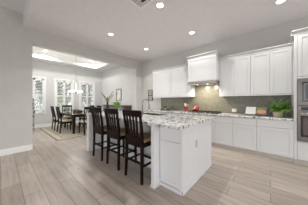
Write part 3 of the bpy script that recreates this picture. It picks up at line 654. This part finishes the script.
# ------------------------------------------------------------------ things on the back counter and wall
CT = 0.9005
r = thing('wall_plaque', 'dark wooden plaque with two white scrollwork squares on the back wall', 'wall decor', (-4.09, YB - 0.001, 1.52))
MB().box(-0.15, 0.15, -0.025, 0, -0.24, 0.24).build('backboard', M['plaque_wood'], r, bevel=0.004)
for z in (-0.115, 0.115):
    f = MB(); s_ = 0.088
    for a in ((-s_, s_, -s_, -s_ + 0.012), (-s_, s_, s_ - 0.012, s_), (-s_, -s_ + 0.012, -s_, s_), (s_ - 0.012, s_, -s_, s_)): f.box(a[0], a[1], -0.036, -0.025, z + a[2], z + a[3])
    for qx in (-1, 1):
        for qz in (-1, 1):
            f.tube([(qx * (0.04 + 0.026 * math.cos(k * PI / 6)), -0.031, z + qz * (0.04 + 0.026 * math.sin(k * PI / 6))) for k in range(10)], 0.006, 6)
    f.tube([(-0.07, -0.031, z - 0.07), (0.07, -0.031, z + 0.07)], 0.005, 6).tube([(-0.07, -0.031, z + 0.07), (0.07, -0.031, z - 0.07)], 0.005, 6)
    f.build('scrollwork', M['plate'], r)
r = thing('serving_tray', 'small dark tray under the little plant at the left counter end', 'tray', (-3.07, 4.2, CT))
MB().box(-0.20, 0.20, -0.10, 0.10, 0, 0.012).box(-0.2, 0.2, -0.10, -0.092, 0.012, 0.03).box(-0.2, 0.2, 0.092, 0.10, 0.012, 0.03).box(-0.2, -0.192, -0.092, 0.092, 0.012, 0.03).box(0.192, 0.2, -0.092, 0.092, 0.012, 0.03).build('tray_body', M['plaque_wood'], r)
r = thing('small_plant', 'small green plant in a dark pot on the little tray', 'plant', (-3.08, 4.2, CT + 0.0125))
MB().lathe([(0.045, 0), (0.06, 0.06), (0.052, 0.06), (0.05, 0.05)], 18).build('pot', M['grey_pot'], r, True)
bouquet_leaves(MB(), 110, 0.06, 0.12, 0.15, 0.045, random.Random(9), 0.04, (0.5, 2.0), 0.35).build('foliage', M['fern'], r)
r = thing('utensil_crock', 'red ceramic canister of utensils on the counter left of the kettle', 'canister', (-2.20, 4.2, CT))
MB().lathe([(0.062, 0), (0.068, 0.006), (0.07, 0.15), (0.074, 0.165), (0.066, 0.165), (0.062, 0.15), (0.06, 0.02)], 24).build('crock_body', M['red'], r, True)
for k, (a, b, h) in enumerate(((-0.03, 0.0, 0.27), (0.03, 0.02, 0.25), (0.0, -0.03, 0.28), (0.02, -0.02, 0.24))):
    MB().tube([(a * 0.6, b * 0.6, 0.03), (a * 1.3, b * 1.3, h - 0.05)], 0.006, 8).ball((a * 1.4, b * 1.4, h - 0.03), 0.026, 2, (1, 0.4, 1.3)).build('utensil', M['wood_tan'] if k % 2 else M['plate'], r, True)
r = thing('kettle', 'red kettle with an arched black handle on the gas cooktop', 'kettle', (-1.83, 4.16, CT + 0.0525))
MB().lathe([(0.075, 0), (0.09, 0.01), (0.098, 0.04), (0.09, 0.085), (0.06, 0.118), (0.045, 0.122), (0, 0.122)], 28, cap=False).build('kettle_body', M['red'], r, True)
MB().lathe([(0.046, 0.1225), (0.04, 0.135), (0.012, 0.14), (0.015, 0.155), (0.0, 0.162)], 20, cap=False).build('lid', M['red'], r, True)
MB().tube([(0.07, -0.02, 0.06), (0.105, -0.03, 0.09), (0.135, -0.04, 0.125)], [0.024, 0.017, 0.012], 12).build('spout', M['red'], r, True)
MB().tube([(0.085 * math.cos(a), 0.0, 0.09 + 0.105 * math.sin(a)) for a in [PI * k / 14 for k in range(15)]], 0.008, 10).build('handle', M['black'], r, True)
# cookbook on its stand
r = thing('book_stand', 'black easel holding the open cookbook on the back counter', 'book stand', (-0.285, 4.18, CT + 0.008), R(-4))
TL = Matrix.Rotation(R(-36), 4, 'X')
MB().box(-0.21, 0.215, 0.004, 0.012, 0.012, 0.22, TL).build('back_plate', M['black'], r)
MB().box(-0.21, 0.215, -0.035, 0.012, 0.0, 0.011).build('ledge', M['black'], r)
MB().box(0.2165, 0.228, -0.012, 0.014, 0.0, 0.235, TL).build('side_bar', M['black'], r)
MB().tube([(0, 0.105, 0.14), (0, 0.19, 0.004)], 0.006, 8).build('strut', M['black'], r)
r = thing('open_cookbook', 'open cookbook with a dish photo on its right page leaning on the stand', 'book', (-0.285, 4.18, CT + 0.0195), R(-4))
MB().box(-0.215, -0.003, -0.012, 0.0025, 0.001, 0.225, TL).build('blank_page', M['paper'], r, bevel=0.002)
p = MB().box(0.003, 0.213, -0.012, 0.0025, 0.001, 0.225, TL).build('photo_page', M['print_dark'], r, bevel=0.002); p['label'] = 'page printed with an orange dish'
f = MB(); f.lathe([(0.0, 0), (0.078, 0), (0.078, 0.0012), (0, 0.0012)], 22, cap=False)
for v_ in f.bm.verts: v_.co = TL @ Vector((0.108 + v_.co.x * 1.15, -0.0122 - v_.co.z, 0.085 + v_.co.y * 0.72))
f.build('printed_bowl', M['copper'], p)
f = MB()
q = random.Random(3)
for k in range(16):
    a, b = q.uniform(0.03, 0.17), q.uniform(0.145, 0.195); f.box(a - 0.014, a + 0.014, -0.0128, -0.0122, b - 0.01, b + 0.01, TL)
f.build('printed_greens', M['print_green'], p)
# fern
r = thing('potted_fern', 'bushy green fern in a cream pot at the right end of the counter', 'plant', (0.125, 4.14, CT))
MB().lathe([(0.075, 0), (0.08, 0.006), (0.10, 0.13), (0.112, 0.135), (0.112, 0.165), (0.1, 0.165), (0.094, 0.14)], 28).build('pot', M['cream_pot'], r, True)
MB().lathe([(0.0, 0.14), (0.095, 0.14), (0.0, 0.142)], 20, cap=False).build('soil', M['soil'], r)
f = MB(); q = random.Random(21)
for k in range(60):
    a = q.uniform(0, 2 * PI); el = q.uniform(0.05, 1.0); L = q.uniform(0.24, 0.40); d = Vector((math.cos(a) * math.cos(el), math.sin(a) * math.cos(el) * 0.72, math.sin(el)))
    b = Vector((q.uniform(-0.05, 0.05), q.uniform(-0.05, 0.05), 0.145)); side = d.cross(Vector((0, 0, 1))).normalized()
    for j in range(1, 11):
        u = j / 10; p_ = b + d * L * u + Vector((0, 0, -0.11 * u * u * math.cos(el)))
        p_.z = max(p_.z, 0.13)
        if p_.y > 0.27: continue
        p_.x = min(max(p_.x, -0.12), 0.20)
        ll = 0.085 * (1 - 0.5 * u)
        for s_ in (-1, 1):
            dd = side * s_ + d * 0.7
            if p_.x + dd.x * ll > 0.22 or p_.x + dd.x * ll < -0.14 or p_.y + dd.y * ll < -0.3 or p_.y + dd.y * ll > 0.3: continue
            f.blade(p_, dd, ll, 0.032, 0.3, seg=2)
f.build('foliage', M['fern'], r)

# ------------------------------------------------------------------ ceiling lights and vent
def can(x, y, z, label, group, power, lamp_on=True, ang=132, blend=0.12, col=(1, 0.965, 0.93)):
    r = thing('ceiling_light', label, 'ceiling light', (x, y, z), 0, group)
    MB().lathe([(0.062, -0.001), (0.066, -0.006), (0.088, -0.004), (0.092, 0.0), (0.062, 0.0)], 28, cap=False).build('trim_ring', M['trim'], r, True)
    MB().lathe([(0.0, -0.003), (0.062, -0.003), (0.062, -0.001), (0.0, -0.001)], 24, cap=False).build('diffuser', M['lamp'], r)
    l = bpy.data.lights.new('lamp', 'SPOT'); l.energy = power; l.color = col; l.spot_size = R(ang); l.spot_blend = blend; l.shadow_soft_size = 0.06
    o = bpy.data.objects.new('lamp', l); C.objects.link(o); o.location = (0, 0, -0.02); o.parent = r
    return r
KG, DG = 'recessed kitchen ceiling lights', 'recessed lights in the dining tray ceiling'
can(-3.38, 2.03, ZC, 'recessed ceiling light nearest the dining opening', KG, CAN_POWER)
can(-3.38, 3.45, ZC, 'recessed ceiling light in the back left corner near the wall plaque', KG, CAN_POWER)
can(-1.63, 3.45, ZC, 'recessed ceiling light in front of the range hood cabinet', KG, CAN_POWER)
can(-1.63, 2.05, ZC, 'recessed ceiling light beside the ceiling vent', KG, CAN_POWER)
can(0.14, 3.45, ZC, 'recessed ceiling light nearest the oven tower', KG, CAN_POWER)
can(-7.22, 1.25, TZ, 'recessed light at the left of the dining tray ceiling', DG, TRAY_CAN_POWER, ang=160)
can(-7.22, 3.2, TZ, 'recessed light at the right of the dining tray ceiling', DG, TRAY_CAN_POWER, ang=160)
r = thing('ceiling_vent', 'square white air vent in the ceiling beside a recessed light', 'vent', (-1.81, 1.69, ZC))
f = MB()
for a in ((-0.178, 0.178, -0.178, -0.14), (-0.178, 0.178, 0.14, 0.178), (-0.178, -0.14, -0.14, 0.14), (0.14, 0.178, -0.14, 0.14)): f.box(*a, -0.016, 0)
f.build('frame', M['vent_white'], r, bevel=0.006)
MB().box(-0.13, 0.13, -0.13, 0.13, -0.0015, 0).build('duct_shade_panel', M['duct_shade'], r)  # flat dark panel, the shade inside the duct put into its colour
f = MB()
for k in range(5):
    y0 = -0.128 + 0.051 * k; x1 = 0.13 if k < 3 else -0.02 if k == 3 else 0.13
    f.box(-0.13, x1, -0.0245, 0.0245, -0.001, 0.001, Matrix.Translation((0, y0 + 0.0255, -0.006)) @ Matrix.Rotation(R(9), 4, 'X'))
f.build('vanes', M['vent_vane'], r)
